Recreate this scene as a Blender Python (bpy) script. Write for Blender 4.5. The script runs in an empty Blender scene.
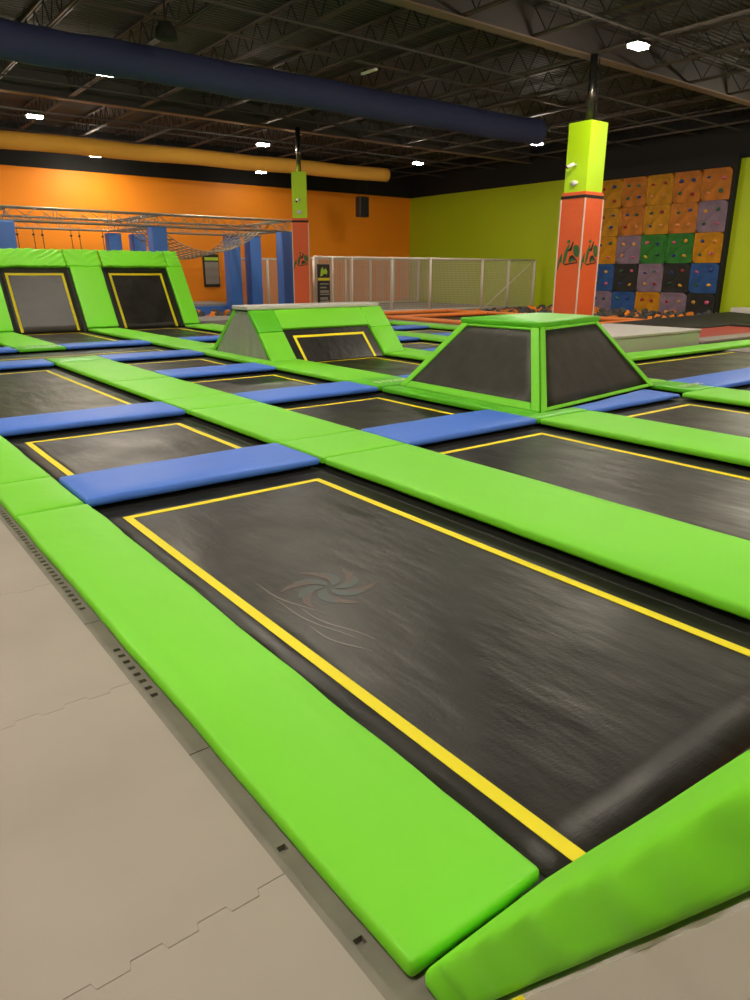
import bpy, bmesh, math, random
from mathutils import Vector, Matrix, noise
from mathutils.geometry import tessellate_polygon
random.seed(7)
PI = math.pi
sc = bpy.context.scene
COL = sc.collection

# ------------------------------------------------------------------ materials
MATS = {}
def srgb(r, g, b):
    f = lambda c: (c/255/12.92) if c/255 <= .04045 else ((c/255+.055)/1.055)**2.4
    return (f(r), f(g), f(b), 1)
def mat(name, col, rough=.5, bump=None, var=None, metal=0, emit=None, spec=None, bump2=None, sheen=0):
    """bump=(scale, strength, distance); var=(scale, amount, detail) gentle colour variation of the material itself"""
    m = bpy.data.materials.new(name); m.use_nodes = True
    nt = m.node_tree; b = nt.nodes['Principled BSDF']
    b.inputs['Roughness'].default_value = rough; b.inputs['Metallic'].default_value = metal
    b.inputs['Base Color'].default_value = col
    if spec is not None: b.inputs['Specular IOR Level'].default_value = spec
    if sheen: b.inputs['Sheen Weight'].default_value = sheen
    tc = nt.nodes.new('ShaderNodeTexCoord')
    if var:
        n = nt.nodes.new('ShaderNodeTexNoise'); n.inputs['Scale'].default_value = var[0]; n.inputs['Detail'].default_value = var[2] if len(var) > 2 else 4
        nt.links.new(tc.outputs['Object'], n.inputs['Vector'])
        mr = nt.nodes.new('ShaderNodeMapRange'); mr.inputs[1].default_value = .3; mr.inputs[2].default_value = .7
        mr.inputs[3].default_value = 1-var[1]; mr.inputs[4].default_value = 1+var[1]
        nt.links.new(n.outputs['Fac'], mr.inputs[0])
        mx = nt.nodes.new('ShaderNodeVectorMath'); mx.operation = 'SCALE'; mx.inputs[0].default_value = col[:3]
        nt.links.new(mr.outputs[0], mx.inputs['Scale']); nt.links.new(mx.outputs[0], b.inputs['Base Color'])
    last = None
    for bp in (bump, bump2):
        if not bp: continue
        n = nt.nodes.new('ShaderNodeTexNoise'); n.inputs['Scale'].default_value = bp[0]; n.inputs['Detail'].default_value = 3
        if len(bp) > 3:
            mp = nt.nodes.new('ShaderNodeMapping'); mp.inputs['Scale'].default_value = bp[3]
            nt.links.new(tc.outputs['Object'], mp.inputs['Vector']); nt.links.new(mp.outputs[0], n.inputs['Vector'])
        else: nt.links.new(tc.outputs['Object'], n.inputs['Vector'])
        bn = nt.nodes.new('ShaderNodeBump'); bn.inputs['Strength'].default_value = bp[1]; bn.inputs['Distance'].default_value = bp[2]
        nt.links.new(n.outputs['Fac'], bn.inputs['Height'])
        if last: nt.links.new(last.outputs[0], bn.inputs['Normal'])
        last = bn
    if last: nt.links.new(last.outputs[0], b.inputs['Normal'])
    if emit:
        b.inputs['Emission Color'].default_value = emit[0]; b.inputs['Emission Strength'].default_value = emit[1]
    MATS[name] = m
    return m

GREEN = mat('green_vinyl', (.205, .73, .022, 1), .55, (3.2, .30, .03), None, bump2=(160, .08, .002))
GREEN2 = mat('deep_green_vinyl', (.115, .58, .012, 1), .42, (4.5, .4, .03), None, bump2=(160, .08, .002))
BLUE = mat('blue_vinyl', (.062, .20, .80, 1), .52, (3.0, .3, .03), None, bump2=(160, .08, .002))
BLUEP = mat('blue_post_vinyl', (.045, .16, .55, 1), .5, (2.2, .4, .05))
BED = mat('black_mesh_fabric', (.0155, .0132, .0105, 1), .38, (3.0, .5, .03, (1.6, .5, 1)), (4.0, .45, 8), bump2=(46, .35, .004, (1, 3, 1)), spec=.38)
def rough_var(m, scale, lo, hi):
    nt = m.node_tree; n = nt.nodes.new('ShaderNodeTexNoise'); n.inputs['Scale'].default_value = scale; n.inputs['Detail'].default_value = 6
    tc = nt.nodes['Texture Coordinate']; nt.links.new(tc.outputs['Object'], n.inputs['Vector'])
    mr = nt.nodes.new('ShaderNodeMapRange'); mr.inputs[1].default_value = .3; mr.inputs[2].default_value = .7; mr.inputs[3].default_value = lo; mr.inputs[4].default_value = hi
    nt.links.new(n.outputs['Fac'], mr.inputs[0]); nt.links.new(mr.outputs[0], nt.nodes['Principled BSDF'].inputs['Roughness'])
rough_var(BED, 1.6, .30, .50)
BEDW = mat('charcoal_mesh_fabric', (.024, .0195, .0155, 1), .45, (2.2, .3, .02), (4.0, .2), bump2=(420, .3, .002))
APRON = mat('black_spring_cover', (.012, .011, .010, 1), .7, (60, .2, .005))
YEL = mat('yellow_webbing', (.95, .80, .008, 1), .6, (200, .2, .002))
TAUPE = mat('taupe_foam_mat', (.375, .328, .292, 1), .75, (900, .25, .001), (1.6, .07, 5))
TAUPED = mat('grey_edge_rubber', (.215, .195, .165, 1), .8, (300, .3, .002), (6, .12))
BLACK = mat('black_rubber', (.012, .012, .011, 1), .8)
GREYV = mat('grey_vinyl', (.78, .76, .74, 1), .5, (2.6, .5, .04, (3, 3, .5)))
GREYT = mat('light_grey_vinyl', (.56, .54, .52, 1), .55, (3, .3, .02))
GREYG = mat('greyish_green_vinyl', (.50, .50, .47, 1), .5, (3, .4, .03))
CARPET = mat('grey_carpet', (.30, .285, .27, 1), .9, (300, .4, .004), (2, .1))
STEEL = mat('truss_aluminium', (.42, .38, .33, 1), .45, metal=.7)
FRAME = mat('galvanised_frame', (.72, .66, .58, 1), .5)
DARKST = mat('dark_steel', (.03, .028, .026, 1), .5, metal=.3)
CHROME = mat('chrome_pipe', (.10, .095, .09, 1), .22, metal=.9)
ORW = mat('orange_wall_paint', (.95, .29, .002, 1), .6, (40, .1, .003))
GRW = mat('lime_wall_paint', (.42, .55, .002, 1), .6, (40, .1, .003))
BLKW = mat('black_wall_paint', (.006, .006, .0055, 1), .8)
DECKM = mat('black_deck_paint', (.046, .040, .036, 1), .7)
JOIST = mat('joist_paint', (.060, .045, .037, 1), .6)
BEAMM = mat('brown_beam_paint', (.15, .098, .066, 1), .6)
ORV = mat('orange_vinyl', (.80, .115, .025, 1), .5, (2.2, .5, .05))
ORB = mat('orange_pad_vinyl', (.95, .25, .045, 1), .5, (3, .3, .03))
LIMEP = mat('lime_panel', (.50, .80, .004, 1), .5)
WHITE = mat('white_plastic', (.75, .73, .68, 1), .4)
WHTRIM = mat('white_piping', (.70, .62, .55, 1), .6)
LOGOG = mat('logo_green', (.035, .13, .035, 1), .6)
LOGOK = mat('logo_black', (.01, .01, .01, 1), .6)
LENSK = mat('black_glass', (.01, .01, .01, 1), .1)
BDUCT = mat('navy_duct_fabric', (.026, .036, .115, 1), .8, (2, .5, .06))
YDUCT = mat('ochre_duct_fabric', (.80, .40, .05, 1), .8, (3, .6, .06))
FOAMG = mat('grey_foam', (.085, .08, .072, 1), .95, (30, .4, .01))
FOAMO = mat('orange_foam', (.85, .25, .02, 1), .9, (30, .4, .01))
CONC = mat('dark_concrete', (.10, .095, .09, 1), .9, (20, .2, .005), (1, .2))
PYRM = mat('charcoal_vinyl', (.088, .080, .070, 1), .5, (3, .4, .03), (5, .15), bump2=(200, .2, .002))
PANELG = mat('lilac_grey_vinyl', (.60, .55, .56, 1), .55, (3, .3, .02))
REDM = mat('red_mat', (.36, .045, .032, 1), .6, (3, .3, .02), (3, .15))
NETM = mat('white_net_cord', (.60, .56, .50, 1), .8)
ROPE = mat('natural_rope', (.30, .24, .17, 1), .9)
DROPE = mat('dark_rope', (.05, .035, .025, 1), .9)
SIGNK = mat('dark_sign_board', (.014, .013, .012, 1), .5)
SIGNY = mat('sign_yellow', (.80, .66, .02, 1), .5)
SIGNL = mat('sign_lime', (.45, .70, .03, 1), .5)
SIGNG = mat('sign_grey', (.28, .25, .22, 1), .6)
TEAL = mat('faded_teal_print', (.036, .052, .053, 1), .40, spec=.4)
RUST = mat('faded_orange_print', (.070, .040, .026, 1), .40, spec=.4)
SCUFF = mat('pale_scuff', (.15, .13, .11, 1), .40)
PRINT = mat('white_print', (.78, .85, .55, 1), .6)
LAMP = {}
def lampmat(s):
    if s not in LAMP:
        LAMP[s] = mat('lamp_lens_%d' % len(LAMP), (.9, .9, .85, 1), .4, emit=((1, .90, .74, 1), s))
    return LAMP[s]

# ------------------------------------------------------------------ mesh helpers
def obj(name, bm, m, parent=None, smooth=False, loc=None):
    me = bpy.data.meshes.new(name)
    bmesh.ops.recalc_face_normals(bm, faces=bm.faces)
    if loc is not None:
        bmesh.ops.translate(bm, verts=bm.verts, vec=-Vector(loc))
    bm.to_mesh(me); bm.free()
    for k in (m if isinstance(m, (list, tuple)) else [m]): me.materials.append(k)
    if smooth: me.polygons.foreach_set('use_smooth', [True]*len(me.polygons))
    o = bpy.data.objects.new(name, me); COL.objects.link(o)
    if parent:
        o.parent = parent
        if loc is not None: o.location = Vector(loc) - parent.location - (parent.parent.location if parent.parent else Vector())
        else: o.matrix_parent_inverse = Matrix.Translation(-parent.location)
    elif loc is not None: o.location = loc
    return o
def tag(o, label, cat, group=None):
    o['label'] = label; o['category'] = cat
    if 'kind' not in o: o['kind'] = 'thing'
    if group: o['group'] = group
    return o
def thing(name, label, cat, loc=(0, 0, 0), group=None):
    o = bpy.data.objects.new(name, None); COL.objects.link(o); o.location = loc
    o.empty_display_size = .2
    return tag(o, label, cat, group)
def struct(o):
    o['kind'] = 'structure'; return o
def box(bm, lo, hi, M=None):
    x0, y0, z0 = lo; x1, y1, z1 = hi
    vs = [bm.verts.new(p) for p in ((x0,y0,z0),(x1,y0,z0),(x1,y1,z0),(x0,y1,z0),(x0,y0,z1),(x1,y0,z1),(x1,y1,z1),(x0,y1,z1))]
    if M: 
        for v in vs: v.co = M @ v.co
    for f in ((0,3,2,1),(4,5,6,7),(0,1,5,4),(1,2,6,5),(2,3,7,6),(3,0,4,7)): bm.faces.new([vs[i] for i in f])
    return vs
def hexa(bm, P):
    vs = [bm.verts.new(p) for p in P]
    for f in ((0,3,2,1),(4,5,6,7),(0,1,5,4),(1,2,6,5),(2,3,7,6),(3,0,4,7)): bm.faces.new([vs[i] for i in f])
def rbox(lo, hi, r=.02, seg=2):
    bm = bmesh.new(); box(bm, lo, hi)
    bmesh.ops.bevel(bm, geom=bm.edges[:], offset=r, segments=seg, affect='EDGES', profile=.5)
    return bm
def bar(bm, p, q, w, h=None):
    p = Vector(p); q = Vector(q); h = h or w
    d = (q-p).normalized(); up = Vector((0,0,1)) if abs(d.z) < .95 else Vector((0,1,0))
    s = d.cross(up).normalized()*w/2; t = s.cross(d).normalized()*h/2
    hexa(bm, [p-s-t, p+s-t, q+s-t, q-s-t, p-s+t, p+s+t, q+s+t, q-s+t])
def tube(bm, pts, r, n=8, cap=True):
    pts = [Vector(p) for p in pts]; rings = []
    for i, p in enumerate(pts):
        d = (pts[min(i+1, len(pts)-1)]-pts[max(i-1, 0)]).normalized()
        up = Vector((0,0,1)) if abs(d.z) < .9 else Vector((0,1,0))
        s = d.cross(up).normalized(); t = s.cross(d)
        rr = r[i] if isinstance(r, (list, tuple)) else r
        ra, rb = rr if isinstance(rr, tuple) else (rr, rr)
        rings.append([bm.verts.new(p+s*ra*math.cos(2*PI*k/n)+t*rb*math.sin(2*PI*k/n)) for k in range(n)])
    for a, b in zip(rings, rings[1:]):
        for k in range(n): bm.faces.new((a[k], a[(k+1)%n], b[(k+1)%n], b[k]))
    if cap: bm.faces.new(rings[0]); bm.faces.new(rings[-1])
def poly(bm, pts, n, t):
    """a flat outline extruded by t along n"""
    n = Vector(n).normalized()*t
    a = [bm.verts.new(p) for p in pts]; b = [bm.verts.new(Vector(p)+n) for p in pts]
    bm.faces.new(a); bm.faces.new(b)
    for i in range(len(a)): j = (i+1) % len(a); bm.faces.new((a[i], a[j], b[j], b[i]))
def strip_grid(h, r, step):
    g = [-h, -h+r*.15, -h+r*.45, -h+r]
    k = max(1, int((2*h-2*r)/step))
    g += [-h+r+(2*h-2*r)*i/k for i in range(1, k)]
    return g+[h-r, h-r*.45, h-r*.15, h]
SEED = [0]
def pad_bm(quad, t, r=.02, bulge=.006, wob=.005, step=.12, down=None, fold=0, crease=0, sidefold=0):
    """A stuffed vinyl pad: rounded box whose top face is quad (4 corners), thickness t below it."""
    P = [Vector(p) for p in quad]
    SEED[0] += 1; sd = Vector((SEED[0]*3.7, SEED[0]*1.3, 0))
    lx = ((P[1]-P[0]).length+(P[2]-P[3]).length)/2; ly = ((P[3]-P[0]).length+(P[2]-P[1]).length)/2
    n = ((P[1]-P[0]).cross(P[3]-P[0])).normalized()
    if down is not None and n.dot(Vector(down)) > 0: n = -n
    if down is None and n.z < 0: n = -n
    hx, hy, hz = lx/2, ly/2, t/2
    r = min(r, hx*.9, hy*.9, hz*.95)
    gx, gy = strip_grid(hx, r, step), strip_grid(hy, r, step)
    gz = [-hz, -hz+r*.15, -hz+r*.45, -hz+r, hz-r, hz-r*.45, hz-r*.15, hz]
    bm = bmesh.new(); cache = {}
    def V(i, j, k):
        key = (i, j, k)
        if key in cache: return cache[key]
        p = Vector((gx[i], gy[j], gz[k]))
        q = Vector((max(-hx+r, min(hx-r, p.x)), max(-hy+r, min(hy-r, p.y)), max(-hz+r, min(hz-r, p.z))))
        d = p-q
        if d.length > 1e-9: p = q+d.normalized()*r
        u, v = p.x/hx, p.y/hy
        if p.z > 0:
            p.z += bulge*(1-u**4)*(1-v**4)
        nz = noise.noise(Vector((p.x*2.3, p.y*2.3, p.z*3))+sd)
        nz2 = noise.noise(Vector((p.x*9, p.y*9, p.z*2))+sd*2)
        ed = max(abs(u), abs(v))
        if wob:
            if ed > .9:
                p.x += wob*(nz+.5*nz2)*(1 if abs(u) > .9*abs(v) else .3)
                p.y += wob*(nz2*.6+nz)*(1 if abs(v) > .9*abs(u) else .3)
            if p.z > 0: p.z += wob*.55*nz
            if fold and abs(p.z) < hz*1.2:
                fx = math.sin(p.x*fold+p.y*fold*.6+4*nz)
                p.z += .004*fx*(1 if p.z > 0 else 0)
        if crease and p.z > 0: p.z += crease*abs(u)**.7*math.sin((p.x*(1 if p.x > 0 else -1)-p.y*1.6)*22+3*nz)*(.3+.7*(v+1)/2)*(1 if ed < .98 else .3)
        if sidefold and u < -.9: p.x += sidefold*(math.sin((p.y-p.z*1.1)*46+7*nz)*.8+nz2)*(1-abs(p.z/hz)**3)
        s, tt = (p.x/hx+1)/2, (p.y/hy+1)/2
        w = (P[0]*(1-s)+P[1]*s)*(1-tt)+(P[3]*(1-s)+P[2]*s)*tt
        w = w-n*(hz-p.z)
        cache[key] = bm.verts.new(w); return cache[key]
    X, Y, Z = len(gx)-1, len(gy)-1, len(gz)-1
    for i in range(X):
        for j in range(Y):
            for k in (0, Z): bm.faces.new((V(i,j,k), V(i+1,j,k), V(i+1,j+1,k), V(i,j+1,k)))
    for i in range(X):
        for k in range(Z):
            for j in (0, Y): bm.faces.new((V(i,j,k), V(i+1,j,k), V(i+1,j,k+1), V(i,j,k+1)))
    for j in range(Y):
        for k in range(Z):
            for i in (0, X): bm.faces.new((V(i,j,k), V(i,j+1,k), V(i,j+1,k+1), V(i,j,k+1)))
    return bm
def quad_pad(name, quad, t, m, parent=None, **kw):
    c = sum((Vector(p) for p in quad), Vector())/4
    o = obj(name, pad_bm(quad, t, **kw), m, parent, True, c)
    return o
ZT, ZB = .095, .03        # top and underside of the floor pads
def flat_pad(name, x0, x1, y0, y1, m, label, group, zt=ZT, t=ZT-ZB, **kw):
    g = .004
    q = [(x0+g, y0+g, zt), (x1-g, y0+g, zt), (x1-g, y1-g, zt), (x0+g, y1-g, zt)]
    c = Vector(((x0+x1)/2, (y0+y1)/2, zt-t))
    o = obj(name, pad_bm(q, t, **kw), m, None, True, c)
    return tag(o, label, 'pad', group)
FONT = None
def text_bm(body, size, depth=.002):
    cu = bpy.data.curves.new('t', 'FONT'); cu.body = body; cu.size = size; cu.extrude = depth/2
    cu.align_x = 'CENTER'; cu.align_y = 'CENTER'; cu.resolution_u = 3
    o = bpy.data.objects.new('t', cu); COL.objects.link(o)
    dg = bpy.context.evaluated_depsgraph_get(); me = bpy.data.meshes.new_from_object(o.evaluated_get(dg))
    bm = bmesh.new(); bm.from_mesh(me)
    bpy.data.objects.remove(o); bpy.data.meshes.remove(me); bpy.data.curves.remove(cu)
    return bm

# ------------------------------------------------------------------ camera (x = right along the crossbars, y = away along the strips)
F = 706.70228; PITCH, ROLL, YAW = math.radians(17.804), math.radians(.093), math.radians(37.708)
cp, sp, cy, sy = math.cos(PITCH), math.sin(PITCH), math.cos(YAW), math.sin(YAW)
fw = Vector((sy*cp, cy*cp, -sp)); rt = Vector((cy, -sy, 0)); up = rt.cross(fw)
rt, up = math.cos(ROLL)*rt+math.sin(ROLL)*up, -math.sin(ROLL)*rt+math.cos(ROLL)*up
cam = bpy.data.cameras.new('camera'); cam.sensor_fit = 'VERTICAL'; cam.sensor_height = 36; cam.lens = F*36/1000
cam.clip_start = .02; cam.clip_end = 200
co = bpy.data.objects.new('camera', cam); COL.objects.link(co)
R = Matrix((rt, up, -fw)).transposed().to_4x4(); R.translation = (0, 0, 1.6)
co.matrix_world = R
sc.camera = co

# ------------------------------------------------------------------ room shell
X0, X1, Y0, Y1, ZC = -9, 28, -9, 33, 7.2
WTOP = 5.62
def sbox(name, lo, hi, m, parent=None):
    bm = bmesh.new(); box(bm, lo, hi); return struct(obj(name, bm, m, parent))
sbox('floor', (X0-.2, Y0-.2, -.75), (X1+.2, Y1+.2, -.6), CONC)
def two_tone_wall(name, lo, hi, m):
    w = sbox(name, lo, (hi[0], hi[1], WTOP), m)
    sbox('wall_upper_band', (lo[0], lo[1], WTOP), hi, BLKW, w)
two_tone_wall('wall_back', (X0, Y1, -.6), (X1+.2, Y1+.2, ZC+.4), ORW)
two_tone_wall('wall_right', (X1, Y0, -.6), (X1+.2, Y1, ZC+.4), GRW)
two_tone_wall('wall_left', (X0-.2, Y0-.2, -.6), (X0, Y1+.2, ZC+.4), GRW)
two_tone_wall('wall_front', (X0, Y0-.2, -.6), (X1+.2, Y0, ZC+.4), ORW)
# corrugated roof deck, ribs running along x
bm = bmesh.new(); prof = []
y = Y0
while y < Y1:
    prof += [(y, ZC), (y+.07, ZC), (y+.095, ZC+.055), (y+.135, ZC+.055)]; y += .16
prof.append((Y1+.1, ZC))
a = [bm.verts.new((X0-.1, p[0], p[1])) for p in prof]; b = [bm.verts.new((X1+.1, p[0], p[1])) for p in prof]
for i in range(len(prof)-1): bm.faces.new((a[i], a[i+1], b[i+1], b[i]))
struct(obj('ceiling', bm, DECKM))
# main beams along x
for y in (0, 12.15, 24.4):
    bm = bmesh.new(); box(bm, (X0, y-.14, 6.50), (X1, y+.14, 6.53)); box(bm, (X0, y-.02, 6.53), (X1, y+.02, 7.17)); box(bm, (X0, y-.14, 7.16), (X1, y+.14, 7.19))
    o = obj('ceiling_beam', bm, [BEAMM, DECKM])
    for k, p in enumerate(o.data.polygons): p.material_index = 1 if k >= 6 else 0
    struct(o)
# open web joists along y
def joist(x, y0, y1):
    bm = bmesh.new(); zb, zt = 6.58, 7.14
    for dx in (-.035, .035):
        bar(bm, (x+dx, y0, zt), (x+dx, y1, zt), .04, .05); bar(bm, (x+dx, y0, zb), (x+dx, y1, zb), .04, .05)
    n = 16
    for i in range(n):
        ya = y0+(y1-y0)*i/n; yb = y0+(y1-y0)*(i+.5)/n; yc = y0+(y1-y0)*(i+1)/n
        bar(bm, (x, ya, zt), (x, yb, zb), .02); bar(bm, (x, yb, zb), (x, yc, zt), .02)
    o = obj('ceiling_joist', bm, [JOIST, BLKW])
    for k, p in enumerate(o.data.polygons): p.material_index = 1 if k >= 24 else 0
    struct(o)
k = 0
x = 15.9-2.15*11
while x < X1:
    for (ya, yb) in ((Y0+.1, -.05), (.05, 12.1), (12.2, 24.35), (24.45, Y1-.1)): joist(x, ya, yb)
    x += 2.15
# light bridging bars and sprinkler pipes along x
bm = bmesh.new()
for y in (4.0, 8.1, 16.2, 20.3, 28.4): bar(bm, (X0, y, 6.63), (X1, y, 6.63), .05, .05)
struct(obj('ceiling_bridging', bm, JOIST))
bm = bmesh.new()
for y in (6.2, 10.3, 14.3, 18.6, 22.5, 26.6, 30.3): tube(bm, [(X0, y, 6.5), (X1, y, 6.5)], .03, 8)
struct(obj('ceiling_pipe', bm, DECKM))

# ------------------------------------------------------------------ decks
DK = .03
left_deck = sbox('deck_left', (X0, Y0, -.6), (.80, Y1, DK-.015), TAUPED)
sbox('deck_right', (15.45, -2, -.6), (16.35, 23.4, DK), CARPET)
sbox('deck_side', (16.35, -2, -.6), (28, 8.6, DK), CARPET)
sbox('deck_middle', (12.62, 8.32, -.6), (15.44, 13.36, DK), CARPET)
sbox('deck_back', (.82, 23.3, -.6), (15.4, 25.7, DK), CARPET)
sbox('deck_near', (.82, Y0, -.6), (15.44, .2, DK), CARPET)
# bare steel frame below the pads
bm = bmesh.new()
STRIPS = [(.82, 1.26), (3.24, 4.17), (6.06, 6.95), (8.93, 9.85), (11.75, 12.62), (14.6, 15.42)]
ROWS = [4.93+2.815*k for k in range(6)]; RW = .73
for (xa, xb) in STRIPS: box(bm, (xa+.12, .25, -.6), (xb-.12, 21.2, -.02))
for r in ROWS:
    for (xa, xb) in zip([s[1] for s in STRIPS], [s[0] for s in STRIPS][1:]): box(bm, (xa-.11, r+.2, -.6), (xb+.11, r+RW-.2, -.03))
fr = obj('trampoline_frame', bm, BLACK); struct(fr)

# ------------------------------------------------------------------ left puzzle mats
def puzzle_mat(x0, x1, y0, y1, label):
    def edge(a, b, n, amp, ax):
        pts = []
        for i in range(n):
            s0 = a+(b-a)*i/n; s1 = a+(b-a)*(i+1)/n; d = amp if i % 2 else -amp
            pts += [(s0+(s1-s0)*.04, d), (s1-(s1-s0)*.04, d)]
        return pts
    g = .0011; n = 14
    pts = [(x, y0+g+d) for x, d in edge(x0, x1, n, .011, 0)]
    pts[0] = (x0+g, pts[0][1]); pts[-2] = (pts[-2][0], pts[-2][1]); pts[-1] = (x1, pts[-1][1])
    top = [(x, y1-g+d) for x, d in edge(x0, x1, n, .011, 0)]; top[0] = (x0+g, top[0][1]); top[-1] = (x1, top[-1][1])
    bm = bmesh.new()
    ring = [(p[0], p[1]) for p in pts+top[::-1]]
    lo = [bm.verts.new((*p, DK-.015)) for p in ring]; hi = [bm.verts.new((*p, DK+.015)) for p in ring]
    for tri in tessellate_polygon([[Vector((*p, 0)) for p in ring]]):
        bm.faces.new([lo[i] for i in tri]); bm.faces.new([hi[i] for i in tri])
    for i in range(len(ring)): j = (i+1) % len(ring); bm.faces.new((lo[i], lo[j], hi[j], hi[i]))
    return tag(obj('floor_mat', bm, TAUPE, None, False, ((x0+x1)/2, (y0+y1)/2, DK-.015)), label, 'mat', 'taupe interlocking floor mats')
ord_ = ['first', 'second', 'third', 'fourth', 'fifth', 'sixth', 'seventh', 'eighth', 'ninth']
for k in range(6):
    y0 = .15+1.19*k-1.19
    for j, (xa, xb) in enumerate(((-.455, .735), (-1.645, -.455))):
        where = ['taupe foam floor mat under the bottom picture corner', 'taupe foam floor mat just below the lower jigsaw seam', 'taupe foam floor mat between the two jigsaw seams',
                 'taupe foam floor mat just above the upper jigsaw seam', 'taupe foam floor mat beside the second stretch of green border', 'taupe foam floor mat by the far notched rubber strip'][k]
        if j: where = where.replace('foam floor mat', 'mat one column left,')
        puzzle_mat(xa, xb, y0, y0+1.19, where+(' next to the green border' if not j else ''))
# rubber edging with a toothed side
def toothed(y0, y1, label):
    bm = bmesh.new(); z0, z1 = DK-.014, DK+.006
    pts = [(.738, y0), (.738, y1)]; inner = []
    ys = [y0]; y = y0
    box(bm, (.738, y0, z0), (.768, y1, z1)); box(bm, (.795, y0, z0), (.90, y1, z1))
    while y < y1-.01:
        notched = (3.25 < y < 5.6) or (2.32 < y < 2.85) or (1.34 < y < 1.40) or (.98 < y < 1.02)
        e = min(y+.062, y1)
        box(bm, (.768, y, z0), (.795, e-(.024 if notched else .0), z1)); y = e
    bmesh.ops.remove_doubles(bm, verts=bm.verts, dist=.0005)
    return tag(obj('edge_strip', bm, TAUPED, None, False, (.75, y0, z0)), label, 'strip', 'grey rubber edging strips')
toothed(.15, 1.985, 'grey rubber edging strip nearest the camera along the green border')
toothed(1.99, 3.17, 'grey rubber edging strip with short toothed stretch by the upper mat seam')
toothed(3.175, 6.6, 'grey rubber edging strip with a long row of teeth at the picture edge')

# ------------------------------------------------------------------ flat trampolines
def trampoline(x0, x1, y0, y1, label, lx=(.17, .205), ly=(.25, .25), bedm=BED, line=True, near=True):
    c = Vector(((x0+x1)/2, (y0+y1)/2, 0))
    t = thing('trampoline', label, 'trampoline', c, 'in-floor trampolines')
    e = .10
    bm = bmesh.new()      # spring cover: a ring under the pads
    ox0, ox1, oy0, oy1 = x0-e, x1+e, y0-e, y1+e; i = .07
    ix0, ix1, iy0, iy1 = x0+i, x1-i, y0+i, y1-i
    for lo, hi in (((ox0, oy0), (ox1, iy0)), ((ox0, iy1), (ox1, oy1)), ((ox0, iy0), (ix0, iy1)), ((ix1, iy0), (ox1, iy1))):
        box(bm, (lo[0], lo[1], -.018), (hi[0], hi[1], -.006))
    obj('spring_cover', bm, APRON, t, False, c)
    bm = bmesh.new(); nx, ny = max(2, int((ix1-ix0)/.2)), max(2, int((iy1-iy0)/.2)); g = {}
    for a in range(nx+1):
        for b in range(ny+1):
            u, v = a/nx, b/ny
            sag = -.012*(1-(2*u-1)**2)*(1-(2*v-1)**2)
            for k in (0, 1): g[a, b, k] = bm.verts.new((ix0+(ix1-ix0)*u, iy0+(iy1-iy0)*v, sag-.008*k))
    for a in range(nx):
        for b in range(ny):
            for k in (0, 1): bm.faces.new((g[a,b,k], g[a+1,b,k], g[a+1,b+1,k], g[a,b+1,k]))
    for a in range(nx):
        for b in (0, ny): bm.faces.new((g[a,b,0], g[a+1,b,0], g[a+1,b,1], g[a,b,1]))
    for b in range(ny):
        for a in (0, nx): bm.faces.new((g[a,b,0], g[a,b+1,0], g[a,b+1,1], g[a,b,1]))
    obj('bed', bm, bedm, t, True, c)
    if line:
        a0, a1, b0, b1 = x0+lx[0], x1-lx[1], y0+ly[0], y1-ly[1]; w = .055
        def sag(p):
            u = (p[0]-ix0)/(ix1-ix0); v = (p[1]-iy0)/(iy1-iy0)
            return -.012*(1-(2*u-1)**2)*(1-(2*v-1)**2)+.0035
        bm = bmesh.new()
        def run(p, q, s):    # ribbon from p to q, inner side offset s
            n = 24; prev = None
            for k in range(n+1):
                f = k/n
                o_ = Vector((p[0]+(q[0]-p[0])*f, p[1]+(q[1]-p[1])*f)); i_ = Vector((p[0]+s[0][0]+(q[0]+s[1][0]-p[0]-s[0][0])*f, p[1]+s[0][1]+(q[1]+s[1][1]-p[1]-s[0][1])*f))
                cur = [bm.verts.new((o_.x, o_.y, sag(o_))), bm.verts.new((i_.x, i_.y, sag(i_)))]
                cur += [bm.verts.new((o_.x, o_.y, sag(o_)-.003)), bm.verts.new((i_.x, i_.y, sag(i_)-.003))]
                if prev:
                    bm.faces.new((prev[0], cur[0], cur[1], prev[1])); bm.faces.new((prev[0], prev[2], cur[2], cur[0])); bm.faces.new((prev[1], cur[1], cur[3], prev[3]))
                prev = cur
        run((a0, b0), (a0, b1), ((w, w), (w, -w))); run((a1, b0), (a1, b1), ((-w, w), (-w, -w)))
        if near: run((a0, b0), (a1, b0), ((w, w), (-w, w)))
        run((a0, b1), (a1, b1), ((w, -w), (-w, -w)))
        obj('boundary_line', bm, YEL, t, False, c)
    return t
ST = dict(c1=(1.26, 3.24), c2=(4.17, 6.06), c3=(6.95, 8.93), c4=(9.85, 11.75), c5=(12.62, 14.6))
def row(k): return ROWS[k], ROWS[k]+RW
T1 = trampoline(*ST['c1'], .80, ROWS[0], 'largest and nearest trampoline with faded star print on its black bed', ly=(-.06, .25), near=False)
trampoline(*ST['c1'], ROWS[0]+RW, ROWS[1], 'trampoline between the two nearest long blue pads at left', ly=(.2, .24))
trampoline(*ST['c1'], ROWS[1]+RW, ROWS[3], 'long trampoline at left edge behind the second blue pad', ly=(.2, .26))
trampoline(1.26, 6.06, ROWS[3]+RW, ROWS[4], 'wide trampoline across two bays in front of the worn green patch with lettering', ly=(.2, .85))
trampoline(*ST['c2'], .98, ROWS[0], 'trampoline at right beyond the nearest long green strip', ly=(.2, .22))
trampoline(*ST['c2'], ROWS[0]+RW, ROWS[1], 'trampoline left of the pyramid between first and second blue pads', ly=(.2, .24))
trampoline(*ST['c2'], ROWS[1]+RW, ROWS[2], 'trampoline in front left of the grey-ended ramp, behind second blue pad', ly=(.2, .24))
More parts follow.
